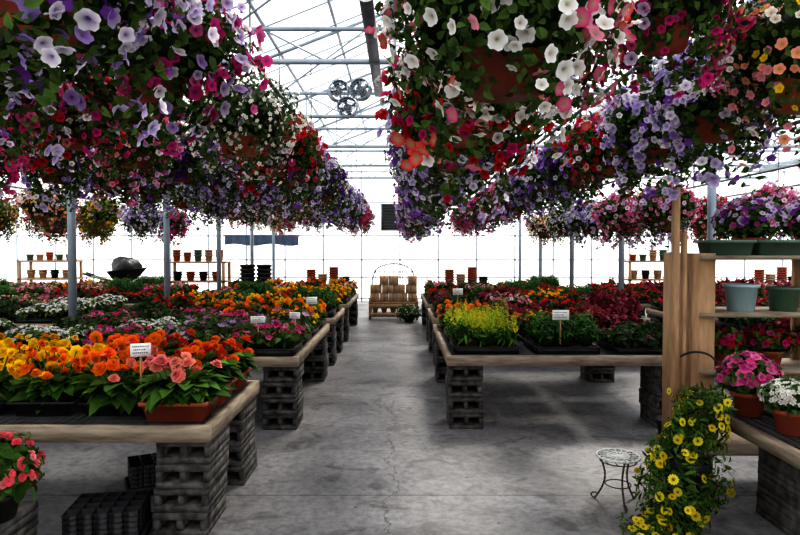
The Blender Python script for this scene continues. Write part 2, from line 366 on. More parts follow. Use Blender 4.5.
# ------------------------------------------------------------ room shell
mb=MB([CONC]); mb.box((-13,-3,-.12),(13,19.6,0),0); obj('floor',mb.mesh('floor'))
mb=MB([GRAVEL]); mb.box((-80,-60,-.3),(80,100,-.13),0); obj('ground_outside',mb.mesh('ground_outside'))
YB=19.5; XS=12.0
GUT=[-11.5,-3.9,3.7,11.3]; GZ=4.1; RZ=5.7
def wallframe(mb,p0,p1,h,step,hz,mat,t=.025):
    p0=np.array(p0,float);p1=np.array(p1,float);L=np.linalg.norm(p1-p0);n=int(round(L/step)); d=(p1-p0)/L
    for i in range(n+1):
        q=p0+d*L*i/n; mb.box((q[0]-t,q[1]-t,0),(q[0]+t,q[1]+t,h),mat)
    for z in hz:
        a=np.minimum(p0,p1)-t; b=np.maximum(p0,p1)+t
        mb.box((a[0],a[1],z-t),(b[0],b[1],z+t),mat)
for nm,a,b in (('wall_back',(-XS,YB),(XS,YB)),('wall_left',(-XS,-3),(-XS,YB)),('wall_right',(XS,-3),(XS,YB)),('wall_front',(-XS,-3),(XS,-3))):
    mb=MB([WALLG,FRAMEW])
    V=[(a[0],a[1],0),(b[0],b[1],0),(b[0],b[1],4.1),(a[0],a[1],4.1)]
    mb.add(V,[(0,1,2,3)],0); wallframe(mb,a,b,4.1,1.2,(.08,.75,1.3,2.05,3.1,4.05),1,.02 if nm=='wall_back' else .025)
    if nm in('wall_back','wall_front'):
        for i in range(3):
            g0,g1=GUT[i],GUT[i+1]; y=a[1]
            mb.add([(g0,y,4.1),(g1,y,4.1),((g0+g1)/2,y,RZ)],[(0,1,2)],0)
            for k in range(1,6):
                x=g0+(g1-g0)*k/6; z=4.1+(RZ-4.1)*(1-abs(k-3)/3); mb.tube((x,y,4.1),(x,y,z),.02,1,6)
    obj(nm,mb.mesh(nm))
mb=MB([ROOFG,STEEL])
for i in range(3):
    g0,g1=GUT[i],GUT[i+1]; c=(g0+g1)/2
    for x0 in (g0,g1):
        mb.add([(x0,-3,GZ+.1),(c,-3,RZ),(c,YB,RZ),(x0,YB,GZ+.1)],[(0,1,2,3)],0)
        for k in range(0,24):
            y=-3+k*.95; mb.tube((x0,y,GZ+.07),(c,y,RZ-.03),.013,1,4)
        for f in (.25,.5,.75): 
            x=x0+(c-x0)*f; z=GZ+.07+(RZ-GZ-.1)*f; mb.box((x-.02,-3,z-.05),(x+.02,YB,z),1)
    mb.box((c-.03,-3,RZ-.1),(c+.03,YB,RZ-.03),1)
obj('ceiling',mb.mesh('ceiling'))
mb=MB([STEEL])
for x in GUT: mb.box((x-.1,-3,GZ-.06),(x+.1,YB,GZ+.09),0)
obj('trim_gutter',mb.mesh('gutter'))
FR=[1.4,4.4,7.4,10.4,13.4,16.4,19.2]
for y in FR:
    mb=MB([STEEL])
    for i in range(3):
        g0,g1=GUT[i],GUT[i+1]; c=(g0+g1)/2; z0=GZ-.28; n=10
        mb.tube((g0,y,z0),(g1,y,z0),.035,0,8); mb.tube((g0,y,z0+.38),(g1,y,z0+.38),.028,0,8)
        for k in range(n):
            xa=g0+(g1-g0)*k/n; xb=g0+(g1-g0)*(k+1)/n
            za,zb=(z0,z0+.38) if k%2==0 else (z0+.38,z0); mb.tube((xa,y,za),(xb,y,zb),.012,0,6)
        for s in (g0,g1):
            mb.tube((s,y,GZ+.02),(c,y,RZ-.12),.03,0,8)
            mb.tube(((s+c)/2,y,z0+.38),((s+c)/2,y,(GZ+RZ)/2-.05),.014,0,6)
            mb.tube(((s+c)/2,y,z0+.38),(c,y,RZ-.12),.014,0,6)
        mb.tube((c,y,z0+.38),(c,y,RZ-.12),.014,0,6)
    obj('roof_truss',mb.mesh('roof_truss'))
for x in GUT[1:3]:
    for y in FR:
        if y<2: continue
        mb=MB([STEEL]); mb.tube((0,0,0),(0,0,GZ-.07),.048,0,14); mb.box((-.09,-.09,0),(.09,.09,.012),0); mb.box((-.08,-.08,GZ-.09),(.08,.08,GZ-.06),0)
        for s in (-1,1): mb.tube((0,0,GZ-.75),(s*.6,0,GZ-.3),.02,0,8)
        obj('support_column',mb.mesh('support_column'),(x,y,0))
mb=MB([PIPE]); mb.box((-.36,4.4,3.8),(-.24,9,3.87),0)
obj('overhead_light_channel',mb.mesh('overhead_light_channel'))

# hanging rails
rows=[(-1.05,2.42),(-2.25,2.50),(-3.2,2.42),(-4.9,2.15),(-6.3,2.1),(.33,2.28),(1.72,2.40),(3.05,2.05),(4.9,2.12),(6.3,2.1)]
mb=MB([PIPE])
for x,z in rows:
    zt=z+.5+.03; mb.tube((x,1.2,zt),(x,18.8,zt),.017,0,8)
    for y in FR[:-1]: mb.tube((x,y,zt),(x,y,GZ-.3),.007,0,6)
for X,Z,r in ((2.2,2.98,.026),(2.5,3.25,.018)):
    mb.tube((X,1.2,Z),(X,18.8,Z),r,0,8)
    for y in FR[:-1]: mb.tube((X,y,Z),(X,y,GZ-.3),.007,0,6)
mb.tube((-2.3,2.5,2.96),(1.8,2.5,2.96),.016,0,8)
for k in range(30): mb.tube((2.2,1.5+k*.55,2.93),(2.2,1.56+k*.55,2.93),.02,0,6)
mb.tube((2.2,1.2,2.93),(2.2,18.8,2.93),.007,0,5)
obj('ceiling_basket_rails',mb.mesh('ceiling_basket_rails'))
NM={'lilac':'hanging_lilac_petunia_basket','lilac2':'hanging_white_and_purple_petunia_basket','maglil':'hanging_magenta_and_lilac_petunia_basket','magenta':'hanging_magenta_petunia_basket','bacopa':'hanging_white_bacopa_basket','red':'hanging_red_petunia_basket','white_red':'hanging_white_and_red_petunia_basket','mixed':'hanging_mixed_petunia_basket','purple':'hanging_purple_petunia_basket','pink':'hanging_pink_petunia_basket','green':'hanging_foliage_basket','coral':'hanging_coral_calibrachoa_basket'}
def hb(k,x,y,z,s=1.0,rz=None): obj(NM[k],BK[k],(x,y,z),random.uniform(0,6.28) if rz is None else rz,s)
seq={
 0:(['lilac2',1.82],['maglil',2.68],['bacopa',4.1],['red',5.2],['lilac2',6.3],['purple',7.4],['bacopa',8.5],['lilac2',9.7]),
 1:(['magenta',3.4],['red',4.3],['pink',5.3],['purple',6.4],['lilac2',7.5],['lilac',8.6]),
 2:(['magenta',4.7],['lilac2',5.8],['pink',6.9],['lilac',8.0],['bacopa',9.2]),
 3:(['green',7.0],['coral',8.6],['green',10.2]),
 4:(['coral',8.0],['green',9.7],['mixed',11.3]),
 5:(['white_red',1.95],['red',2.85],['lilac2',3.75],['lilac2',4.65],['lilac',5.6],['purple',6.7],['pink',7.8],['lilac2',9.0]),
 6:(['coral',2.68],['lilac2',3.42],['lilac2',4.25],['red',5.1],['purple',6.1],['lilac2',7.1],['lilac',8.1],['pink',9.2]),
 7:(['pink',7.2],['pink',8.6],['lilac',10.0]),
 8:(['pink',8.2],['red',9.8]),
 9:(['lilac',9.6],['pink',11.2]),
}
for i,(x,z) in enumerate(rows):
    outer=i in (3,4,7,8,9); last=0
    for k,y in seq[i]:
        hb(k,x,y,z,1.0); last=y
    y=last+(1.6 if outer else 1.15)
    while y<(14.5 if outer else 17.6):
        hb(random.choice(['lilac','coral','purple','lilac2','red','pink','mixed','bacopa','lilac2','magenta']),x,y,z,1.0); y+=random.uniform(1.5,1.9) if outer else random.uniform(1.05,1.3)
hb('magenta',1.05,2.5,2.55,.78)
hb('lilac2',-1.72,2.5,2.44,1.0)
hb('lilac',2.45,4.9,2.73,1.0)

# ------------------------------------------------------------ benches
def blockstack(mb,x,y,ztop,mat,w=.15,d=.2,n=4):
    h=ztop/n
    for k in range(n):
        jx=random.uniform(-.01,.01); jy=random.uniform(-.015,.015); z=k*h; g=.005; t=.034
        X0,X1,Y0,Y1=x-w+jx,x+w+jx,y-d+jy,y+d+jy
        mb.box((X0,Y0,z),(X1,Y1,z+t),mat); mb.box((X0,Y0,z+h-t-g),(X1,Y1,z+h-g),mat)
        for f in (0,.5,1):
            xc=X0+(X1-X0-t)*f; mb.box((xc,Y0+.004,z+t),(xc+t,Y1-.004,z+h-t-g),mat)
        mb.box((X0+t,y+d*.4,z+t),(X1-t,y+d*.4+.02,z+h-t-g),mat)
def bench(x0,x1,y0,y1,z,nx=None,name='flower_bench'):
    mb=MB([WOOD,BLOCK,WIRE]); rh=.09
    mb.box((x0,y0,z-rh),(x1,y0+.04,z),0); mb.box((x0,y1-.04,z-rh),(x1,y1,z),0)
    mb.box((x0,y0+.04,z-rh),(x0+.04,y1-.04,z),0); mb.box((x1-.04,y0+.04,z-rh),(x1,y1-.04,z),0)
    n=max(2,int((x1-x0)/.6))
    for i in range(1,n):
        x=x0+(x1-x0)*i/n; mb.box((x-.02,y0+.04,z-rh),(x+.02,y1-.04,z-.012),0)
    yy=y0+.05
    while yy<y1-.04: mb.box((x0+.03,yy,z-.012),(x1-.03,yy+.005,z-.004),2); yy+=.03
    xx=x0+.05
    while xx<x1-.04: mb.box((xx,y0+.03,z-.004),(xx+.005,y1-.03,z+.0),2); xx+=.05
    nx=nx or max(2,int(round((x1-x0)/1.5))+1)
    for i in range(nx):
        x=x0+.17+(x1-x0-.34)*i/(nx-1)
        for y in ((y0+.23,y1-.23) if y1-y0>1 else ((y0+y1)/2,)): blockstack(mb,x,y,z-rh,1)
    return obj(name,mb.mesh(name))
LB=[(-3.6,-1.05,3.4,4.62,.63,2),(-3.6,-.9,5.45,7.95,.66,2),(-3.6,-.9,8.55,10.1,.66),(-3.6,-.9,10.8,13.6,.66),(-8,-4.3,5.0,7.0,.66),(-8.5,-4.3,7.9,10.0,.66),(-9.5,-4.3,10.9,13.4,.66)]
RB=[(.42,2.62,5.5,7.9,.66,2),(.45,3.45,8.55,10.1,.66),(.45,3.45,10.8,13.6,.66),(3.95,7.6,6.0,7.9,.66),(4.0,8.5,8.6,10.1,.66),(4.0,9.5,10.9,13.4,.66)]
for b in LB+RB: bench(*b)
def fill(b,chooser):
    x0,x1,y0,y1,z=b[:5]
    e=empty('bedding_flower_display',((x0+x1)/2,(y0+y1)/2,z))
    nx=int((x1-x0)/.605); ny=max(1,int((y1-y0)/.605)); sx=(x1-x0)/nx; sy=(y1-y0)/ny
    for i in range(nx):
        for j in range(ny):
            X=x0+sx*(i+.5);Y=y0+sy*(j+.5)
            k=chooser(i,j,nx,ny)
            obj('flower_tray_'+k,TR[k],(X-(x0+x1)/2,Y-(y0+y1)/2,0.001),random.choice([0,math.pi/2,math.pi]),(1,1,random.uniform(.9,1.3)),e)
def rc(*ks): return lambda i,j,nx,ny: random.choice(ks)
def chB(i,j,nx,ny):
    if i==nx-1: return ['magenta','purple','yellow','yelorg'][j%4]
    if i==nx-2: return ['purple','purple','magenta','orange'][j%4]
    if j==0: return 'white' if i<1 else random.choice(['magenta','white'])
    return random.choice(['red','magenta','magenta','pink','white','coleus2'])
fill(LB[1],chB)
fill(LB[2],rc('yelorg','red','pink','magenta','purple','orange','fern'))
fill(LB[3],rc('yelorg','orange','red','yellow','pink','coleus2','fern'))
fill(LB[4],rc('white','white','magenta','pink','red'))
fill(LB[5],rc('white','magenta','red','pink','coleus2'))
fill(LB[6],rc('red','magenta','mixed','pink','fern'))
def chR(i,j,nx,ny):
    if j==0: return ['celosia','fern','coleus2'][min(i,2)]
    if j==1: return ['celosia','yelorg','coleus'][min(i,2)]
    if j==2: return ['orange','coleus','red'][min(i,2)]
    return random.choice(['red','coleus','pink','magenta'])
fill(RB[0],chR)
fill(RB[1],rc('red','pink','yelorg','coleus','coleus','magenta','coleus2'))
fill(RB[2],rc('red','pink','mixed','coleus','coleus2','fern'))
fill(RB[3],rc('red','magenta','coleus','pink','coleus2'))
fill(RB[4],rc('red','magenta','coleus','pink')); fill(RB[5],rc('red','coleus','pink','fern'))
PN={'salmon':'salmon_gerbera_planter','orange':'orange_gerbera_planter','red':'red_gerbera_planter','yellow':'yellow_ranunculus_planter','mix':'yellow_ranunculus_planter'}
for i in range(6):
    for j in range(3):
        x=-1.27-.41*i; y=(3.61,3.97,4.37)[j] if i<1 else (3.74,4.08,4.41)[j]
        if i<1: k=['salmon','red','red'][j]
        elif i<2: k=['orange','orange','red'][j]
        else: k=[['mix','yellow','orange'],['yellow','mix','yellow'],['yellow','orange','yellow'],['yellow','yellow','mix']][(i-2)%4][j]
        obj(PN[k],PL[k],(x,y,.632),random.choice([0,math.pi])+random.uniform(-.04,.04),(1,1,random.uniform(.95,1.15)))
def card(x,y,z,w=.13,h=.1,rz=0):
    mb=MB([WHITE,INK,NEWWOOD])
    mb.box((-w/2,-.003,0),(w/2,.003,h),0); mb.box((-.006,.003,-.22),(.006,.01,h*.6),2)
    for k,(a,b) in enumerate(((-.4,.35),(-.35,.2),(-.38,.3))):
        zz=h*(.75-.24*k); xx=a*w
        while xx<b*w:
            l=random.uniform(.003,.009); mb.box((xx,-.0045,zz-.002),(xx+l,-.003,zz+.002+random.uniform(0,.003)),1); xx+=l+.004
    obj('price_card',mb.mesh('price_card'),(x,y,z),rz)
card(-1.49,3.56,.99,.11,.075,.35); card(-1.27,5.55,.95,.13,.06,.1); card(-1.0,5.9,.95,.11,.06,-.3); card(1.45,5.6,.97,.15,.09,0); card(-.98,6.9,1.0,.12,.08,.1); card(.8,8.6,.98,.14,.09)
# ------------------------------------------------------------ floor items left
def potflat(name,loc,rz,nx=4,ny=3,lays=5):
    mb=MB([BLACK]); s=.075
    for i in range(nx):
        for j in range(ny):
            x=(i-(nx-1)/2)*s*1.02; y=(j-(ny-1)/2)*s*1.02; z0=.01
            def rg(f,z): return [(x-s*.5*f,y-s*.5*f,z),(x+s*.5*f,y-s*.5*f,z),(x+s*.5*f,y+s*.5*f,z),(x-s*.5*f,y+s*.5*f,z)]
            for lay in range(lays):
                zz=z0+lay*.03; V=rg(.78,zz)+rg(.98,zz+.07)+rg(.92,zz+.07)+rg(.74,zz+.01)
                F=[(k*4+q,k*4+(q+1)%4,(k+1)*4+(q+1)%4,(k+1)*4+q) for k in range(3) for q in range(4)]+[(3,2,1,0),(12,13,14,15)]
                mb.add(V,F,0)
    a=nx*s/2+.02;b=ny*s/2+.02
    mb.box((-a,-b,0),(a,b,.01),0)
    for p,q in (((-a,-b,0),(a,-b+.008,.06)),((-a,b-.008,0),(a,b,.06)),((-a,-b,0),(-a+.008,b,.06)),((a-.008,-b,0),(a,b,.06))): mb.box(p,q,0)
    obj(name,mb.mesh(name),loc,rz)
potflat('nursery_pot_flat',(-1.66,4.15,0),.5,4,3,5)
potflat('nursery_pot_flat',(-1.62,3.42,0),.15,5,4,5)
mb=MB([BLOCK]); blockstack(mb,-2.0,2.85,.36,0,.2,.2,3); blockstack(mb,-2.42,2.85,.36,0,.2,.2,3); obj('cinder_block_stack',mb.mesh('cinder_block_stack'))
def potted(name,pal,tpl,nf,fs,leafcol,ls,nl,R,H,pot=TERRA,pr=.1,ph=.13,throat=None):
    mb=MB([PETAL,LEAF,pot,SOIL])
    mb.lathe([(0,0),(pr*.72,0),(pr*.95,ph*.8),(pr*1.05,ph*.8),(pr*1.08,ph),(pr*.98,ph),(pr*.93,ph-.015),(0,ph-.015)],2,n=20)
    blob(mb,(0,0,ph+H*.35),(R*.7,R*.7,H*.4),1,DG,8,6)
    def pts(n,lo,inner):
        u=rng.uniform(0,6.28,n);cz=rng.uniform(lo,1,n);sv=np.sqrt(1-cz**2);rr=1-inner*rng.uniform(0,1,n)
        return np.stack([R*rr*sv*np.cos(u),R*rr*sv*np.sin(u),ph+H*.4+H*.6*cz*rr],1),np.stack([sv*np.cos(u),sv*np.sin(u),cz+.3],1)
    P,Nn=pts(nl,-.7,.45); scat(mb,LEAFT,1,P,Nn+.5*rng.normal(size=P.shape),ls*rng.uniform(.7,1.3,nl),np.array(leafcol)*rng.uniform(.5,1.5,(nl,1)))
    P,Nn=pts(nf,-.2,.05); scat(mb,tpl,0,P,Nn+.3*rng.normal(size=P.shape),fs*rng.uniform(.8,1.2,nf),pick(pal,nf),throat=throat)
    return mb.mesh(name)
CORAL=(.9,.17,.2)
gm=potted('coral_geranium',[(CORAL,3),((.95,.38,.38),2)],POM,80,.023,(.07,.16,.03),.07,560,.2,.25,BLACK,.12,.13,throat=(.8,.1,.15))
obj('potted_coral_geranium',gm,(-1.88,2.85,.356)); obj('potted_coral_geranium',gm,(-2.3,2.9,.356),2,.95)
# ------------------------------------------------------------ right foreground bench + shelves
x0,x1,y0,y1,z=1.88,3.7,1.6,3.78,.64
mb=MB([WOOD,BLOCK,WIRE])
mb.box((x0,y0,z-.07),(x0+.04,y1,z),0); mb.box((x1-.04,y0,z-.07),(x1,y1,z),0); mb.box((x0+.04,y1-.04,z-.07),(x1-.04,y1,z),0); mb.box((x0+.04,y0,z-.07),(x1-.04,y0+.04,z),0)
yy=y0+.05
while yy<y1-.05: mb.box((x0+.02,yy,z-.01),(x1-.02,yy+.006,z-.003),2); yy+=.025
xx=x0+.06
while xx<x1: mb.box((xx,y0+.02,z-.003),(xx+.006,y1-.02,z+.001),2); xx+=.05
for X,Y in ((x0+.45,y1-.23),(x1-.2,y1-.23),(x1-.2,y0+.3),(x0+.3,y0+.3)): blockstack(mb,X,Y,z-.07,1)
obj('flower_bench',mb.mesh('flower_bench'))
mb=MB([NEWWOOD,WOOD])
sy0,sy1=4.0,4.45
mb.box((1.885,sy0,0),(2.03,sy0+.045,1.58),0); mb.box((1.885,sy0+.05,0),(1.92,sy1,1.58),0)
mb.box((1.755,sy0-.02,0),(1.79,sy0+.03,2.0),0); mb.box((1.825,sy0+.01,0),(1.852,sy0+.05,1.72),0)
mb.box((3.55,sy0,0),(3.6,sy1,1.58),0); mb.box((2.8,sy1-.05,0),(2.85,sy1,1.58),0)
for zz in (.28,.8,1.17,1.54): mb.box((1.93,sy0-.04,zz),(3.62,sy1,zz+.025),1)
obj('wooden_plant_shelf',mb.mesh('wooden_plant_shelf'))
def bucket(name,m,loc,r=.1,h=.17):
    mb=MB([m,SOIL]); mb.lathe([(0,0),(r*.78,0),(r*.95,h*.88),(r*1.06,h*.88),(r*1.08,h),(r*1.0,h),(r*.93,h-.02),(0,h-.02)],0,n=24); obj(name,mb.mesh(name,False),loc)
bucket('pale_blue_flower_pot',BLUEP,(2.26,4.12,1.196),.105,.18)
bucket('green_flower_pot',GREENP,(2.56,4.15,1.196),.1,.16); bucket('pale_blue_flower_pot',BLUEP,(2.82,4.15,1.196),.1,.18)
for x in (2.14,2.47):
    mb=MB([GREENP,SOIL]); V=[]; w,d,h=.15,.09,.1; F=[]
    for f,zz in ((.85,0),(.95,h*.8),(1.04,h*.8),(1.05,h),(.92,h),(.9,h-.015)):
        V+=[(-w*f,-d*f,zz),(w*f,-d*f,zz),(w*f,d*f,zz),(-w*f,d*f,zz)]
    for k in range(5):
        for q in range(4): F.append((k*4+q,k*4+(q+1)%4,(k+1)*4+(q+1)%4,(k+1)*4+q))
    F+= [(3,2,1,0),(20,21,22,23)]
    mb.add(V,F,0); obj('green_window_box',mb.mesh('green_window_box'),(x,4.1,1.566))
pm=potted('purple_pot_plant',[(PALE,4),(DPINK,2),(PUR,2),(W,1)],PET,190,.023,GRN,.04,800,.23,.28,TERRA,.1,.12,throat=(.3,.05,.3))
obj('potted_purple_petunia',pm,(2.42,4.33,1.566)); obj('potted_purple_petunia',pm,(2.82,4.25,1.566),2); obj('potted_purple_petunia',pm,(3.25,4.2,1.566),4)
rm=potted('red_pot_plant',[(MAG,3),(RED,4),(DPINK,1)],PET,110,.023,GRN,.045,600,.17,.17,TERRA,.09,.1,throat=(.2,.0,.05))
for i,x in enumerate((2.15,2.5,2.85,3.2)): obj('potted_red_impatiens',rm,(x,4.2,.826),i)
pk=potted('pink_petunia_pot',[(HOT,3),((.8,.16,.4),3),(PINK,1)],PET,130,.027,(.06,.13,.025),.045,700,.17,.22,TERRA,.095,.14,throat=(.4,.02,.15))
obj('potted_pink_petunia',pk,(2.03,3.6,.642)); obj('potted_pink_petunia',pk,(2.5,3.5,.642),2)
wh=potted('white_pot',[(W,3),((.85,.7,.75),1)],STAR,240,.015,(.06,.12,.03),.035,800,.16,.15,TERRA,.1,.13,throat=(.5,.5,.3))
obj('potted_white_alyssum',wh,(2.06,3.24,.642)); obj('potted_white_alyssum',wh,(2.42,3.1,.642),2)
# trailing yellow planter
mb=MB([PETAL,LEAF,BLACK,SOIL])
mb.lathe([(0,0),(.09,0),(.11,.35),(.13,.38),(.135,.42),(.12,.42),(.11,.4),(0,.4)],2,n=20)
prof=lambda t:.11+.075*np.sin(np.clip(t*1.1,0,1)*math.pi)+.03*np.sin(7*t)
def yc(n,k): 
    zz=rng.uniform(.0,1,n); u=rng.uniform(0,6.28,n); r=prof(zz)*(1+.28*np.sin(3*u+zz*5))*k
    return np.stack([r*np.cos(u)+.16*(zz-.5)+.03*np.sin(zz*9),r*np.sin(u),.02+zz*.78],1),np.stack([np.cos(u),np.sin(u),np.full(n,.2)],1)
n=2800; P,Nn=yc(n,rng.uniform(.6,1.15,n))
scat(mb,NARROW,1,P,Nn+.6*rng.normal(size=P.shape),.05*rng.uniform(.7,1.3,n),np.array((.08,.15,.03))*rng.uniform(.4,1.5,(n,1)))
n=115; P,Nn=yc(n,1.1)
scat(mb,DAISY,0,P,Nn+.4*rng.normal(size=P.shape),.025*rng.uniform(.8,1.2,n),pick([((.92,.77,.05),3),((.85,.6,.02),1)],n),throat=(.25,.12,.01))
n=120; P=np.stack([rng.uniform(-.36,-.08,n),rng.uniform(-.22,.08,n),rng.uniform(.01,.09,n)],1)
scat(mb,NARROW,1,P,np.tile((0,0,1.),(n,1))+.5*rng.normal(size=(n,3)),.055*np.ones(n),np.tile((.07,.14,.025),(n,1)))
P=P[:16]+np.array([0,0,.03]); scat(mb,DAISY,0,P,np.tile((0,-.5,1.),(16,1)),.025*np.ones(16),np.tile((.92,.75,.03),(16,1)),throat=(.25,.12,.01))
obj('trailing_yellow_daisy_planter',mb.mesh('trailing_yellow_daisy'),(1.62,3.5,0))
# wrought iron plant stand
mb=MB([ROSE,PALEM]); H=.3;R=.13
def ringp(r,z,n=20): return [(r*math.cos(2*math.pi*i/n),r*math.sin(2*math.pi*i/n),z) for i in range(n+1)]
mb.path(ringp(R,H),.008,1); mb.path(ringp(R*.86,H-.03),.004); mb.path(ringp(R*.6,.12),.004)
mb.path(ringp(R*.5,H),.005,1)
for k in range(9):
    a=math.pi*k/9; mb.tube((R*math.cos(a),R*math.sin(a),H),(-R*math.cos(a),-R*math.sin(a),H),.004,1,5)
for k in range(12):
    a=math.pi*k/6; mb.tube((R*math.cos(a),R*math.sin(a),H),(R*.86*math.cos(a+.2),R*.86*math.sin(a+.2),H-.03),.003,0,5)
for k in range(3):
    a=2*math.pi*k/3+.5; pts=[]
    for t in np.linspace(0,1,12):
        rr=R*(.98-.42*math.sin(t*math.pi)+.12*t); pts.append((rr*math.cos(a),rr*math.sin(a),H*(1-t)+.004))
    mb.path(pts,.006)
    e=pts[-1]; mb.path([(e[0]+.02*math.cos(a)*math.sin(s)*1.2,e[1]+.02*math.sin(a)*math.sin(s)*1.2,.022-.018*math.cos(s)) for s in np.linspace(0,4,8)],.005)
obj('wrought_iron_plant_stand',mb.mesh('wrought_iron_plant_stand'),(1.38,3.9,0))
cu=bpy.data.curves.new('garden_hose','CURVE'); cu.dimensions='3D'; cu.bevel_depth=.007; cu.bevel_resolution=3
sp=cu.splines.new('NURBS'); hp=[(1.80,3.97,.92),(1.83,3.9,.97),(1.95,3.84,.95),(2.0,3.83,.8),(1.98,3.8,.66),(2.2,3.3,.66),(2.3,2.9,.66)]
sp.points.add(len(hp)-1)
for p,c in zip(sp.points,hp): p.co=(*c,1)
sp.order_u=3; sp.use_endpoint_u=True; cu.materials.append(BLACK)
obj('garden_hose',cu)
bucket('black_nursery_pot',BLACK,(2.28,5.2,0),.12,.18)
# ------------------------------------------------------------ fans
def fan(x,y,z,rz,R=.17,top=None):
    mb=MB([STEEL,PIPE]); 
    def P(r,a,d):
        v=Vector((r*math.cos(a),d,r*math.sin(a))); return tuple(Matrix.Rotation(rz,3,'Z')@v)
    for d in (-.06,.06):
        for rr in (R,R*.72,R*.45,R*.2): mb.path([P(rr,2*math.pi*i/20,d*(1.1 if rr<R else .9)) for i in range(21)],.004 if rr<R else .01,0,5)
        for k in range(12): mb.tube(P(.02,k*math.pi/6,d*1.1),P(R,k*math.pi/6,d*.9),.003,0,4)
    n=24
    V=[P(R+.005,2*math.pi*i/n,-.06) for i in range(n)]+[P(R+.005,2*math.pi*i/n,.06) for i in range(n)]
    mb.add(V,[(i,(i+1)%n,n+(i+1)%n,n+i) for i in range(n)],0)
    for k in range(4):
        a=k*math.pi/2+.3; V=[P(.03,a-.3,-.02),P(R*.9,a-.25,-.03),P(R*.92,a+.35,.03),P(.03,a+.4,.02)]; mb.add(V,[(0,1,2,3)],1)
    mb.tube(P(0,0,-.05),P(0,0,.14),.045,1,12)
    mb.tube(P(R,math.pi/2,0),(0,0,(top or GZ-.28)-z),.009,0,6)
    obj('circulation_fan',mb.mesh('circulation_fan'),(x,y,z))
fan(-.84,8.6,3.78,.35,.14); fan(-.54,8.6,3.8,-.3,.14); fan(-.70,8.35,3.5,0,.13)
mb=MB([BLACK,PIPE]); mb.box((-.32,-.1,-.4),(.32,.0,.4),1)
for k in range(8): 
    z=-.34+k*.09; mb.add([(-.28,-.13,z),(.28,-.13,z),(.28,-.101,z+.075),(-.28,-.101,z+.075)],[(0,1,2,3)],0)
mb.box((-.34,-.13,-.42),(.34,-.1,-.38),1);mb.box((-.34,-.13,.38),(.34,-.1,.42),1);mb.box((-.34,-.13,-.4),(-.3,-.1,.4),1);mb.box((.3,-.13,-.4),(.34,-.1,.4),1)
obj('louvered_exhaust_fan',mb.mesh('louvered_exhaust_fan'),(-.25,YB-.03,2.62))
# ------------------------------------------------------------ aisle end cart with stacked boxes
mb=MB([NEWWOOD,KRAFT,WIRE]); X0,X1=-.72,.42; Y=14.3
for x in (X0,X1-.05):
    for y in (Y,Y+.55): mb.box((x,y,0),(x+.05,y+.05,.5),0)
mb.box((X0,Y-.02,.06),(X1,Y,.16),0); mb.box((X0,Y-.02,.26),(X1,Y,.36),0); mb.box((X0,Y,.36),(X1,Y+.6,.4),0); mb.box((X0,Y,.1),(X1,Y+.6,.13),0)
for r in range(3):
    nb=5-r%2
    for i in range(nb):
        w=(X1-X0-.04)/nb; x=X0+.02+i*w; h=.19; z=.402+r*.2
        if r==2 and i in (0,3): continue
        mb.box((x+.008,Y+.05+random.uniform(0,.04),z),(x+w-.008,Y+.42,z+h),1)
        mb.box((x+w/2-.02,Y+.045,z+.02),(x+w/2+.02,Y+.05,z+h),0)
for i in range(5):
    x=X0+.14+i*.21
    for k in range(3): mb.lathe([(.05,0),(.07,.1),(.08,.1),(.08,.12),(.065,.12),(.06,.1)],1,(x,Y+.2,.135+k*.02),12)
pts=[(X0+.06+(X1-X0-.12)*t,Y+.52,.9+.38*math.sin(t*math.pi)**.35) for t in np.linspace(0,1,16)]
mb.path([(pts[0][0],Y+.52,.4)]+pts+[(pts[-1][0],Y+.52,.4)],.014,2)
for t in np.linspace(.08,.92,9):
    x=X0+.06+(X1-X0-.12)*t; mb.tube((x,Y+.52,.4),(x,Y+.52,.9+.38*math.sin(t*math.pi)**.35),.009,2,5)
mb.tube((pts[0][0],Y+.52,1.08),(pts[-1][0],Y+.52,1.08),.009,2,5)
obj('cardboard_box_cart',mb.mesh('cardboard_box_cart'))
fl=potted('floor_plant',[(W,1)],STAR,60,.02,GRN,.07,500,.3,.3,BLACK,.13,.1,throat=(.5,.5,.3))
obj('potted_white_flower_shrub',fl,(.2,13.8,0))
def potstack(name,m,loc,r,k,h=.16):
    mb=MB([m])
    for i in range(k): mb.lathe([(0,0),(r*.7,0),(r*.92,h*.8),(r*1.05,h*.8),(r*1.08,h),(r,h),(r*.9,h*.8),(r*.68,.01),(0,.01)],0,(0,0,i*h*.35),16)
    obj(name,mb.mesh(name),loc)
def pshelf(x,y):
    mb=MB([NEWWOOD]); 
    for a in (0,1.3):
        for b in (0,.5): mb.box((a,b,0),(a+.06,b+.06,1.32),0)
    for z in (.4,.85,1.3): mb.box((0,0,z),(1.36,.56,z+.035),0)
    obj('potting_shelf',mb.mesh('potting_shelf'),(x,y,0))
    for i in range(5): potstack('flower_pot_stack',random.choice([TERRA,KRAFT,GREENP,KRAFT,BLACK]),(x+.18+i*.25,y+.25,1.336),.09,random.randint(1,3))
    for i in range(4): potstack('flower_pot_stack',random.choice([KRAFT,TERRA,KRAFT,BLACK]),(x+.2+i*.3,y+.25,.886),.1,2)
pshelf(-5.4,14.3); pshelf(-9.6,15.6); pshelf(5.6,15.2)
for x in (-2.3,1.0,8.4):
    mb=MB([WOOD])
    for a in (0,1.1):
        for b in (0,.5): mb.box((a,b,0),(a+.06,b+.06,.72),0)
    for z in (.3,.72): mb.box((0,0,z),(1.16,.56,z+.035),0)
    obj('potting_table',mb.mesh('potting_table'),(x,14.6,0))
    for i in range(4): potstack('flower_pot_stack',[TERRA,KRAFT,TERRA,BLACK][i],(x+.18+i*.27,14.85,.756),.11,[5,3,6,2][i])
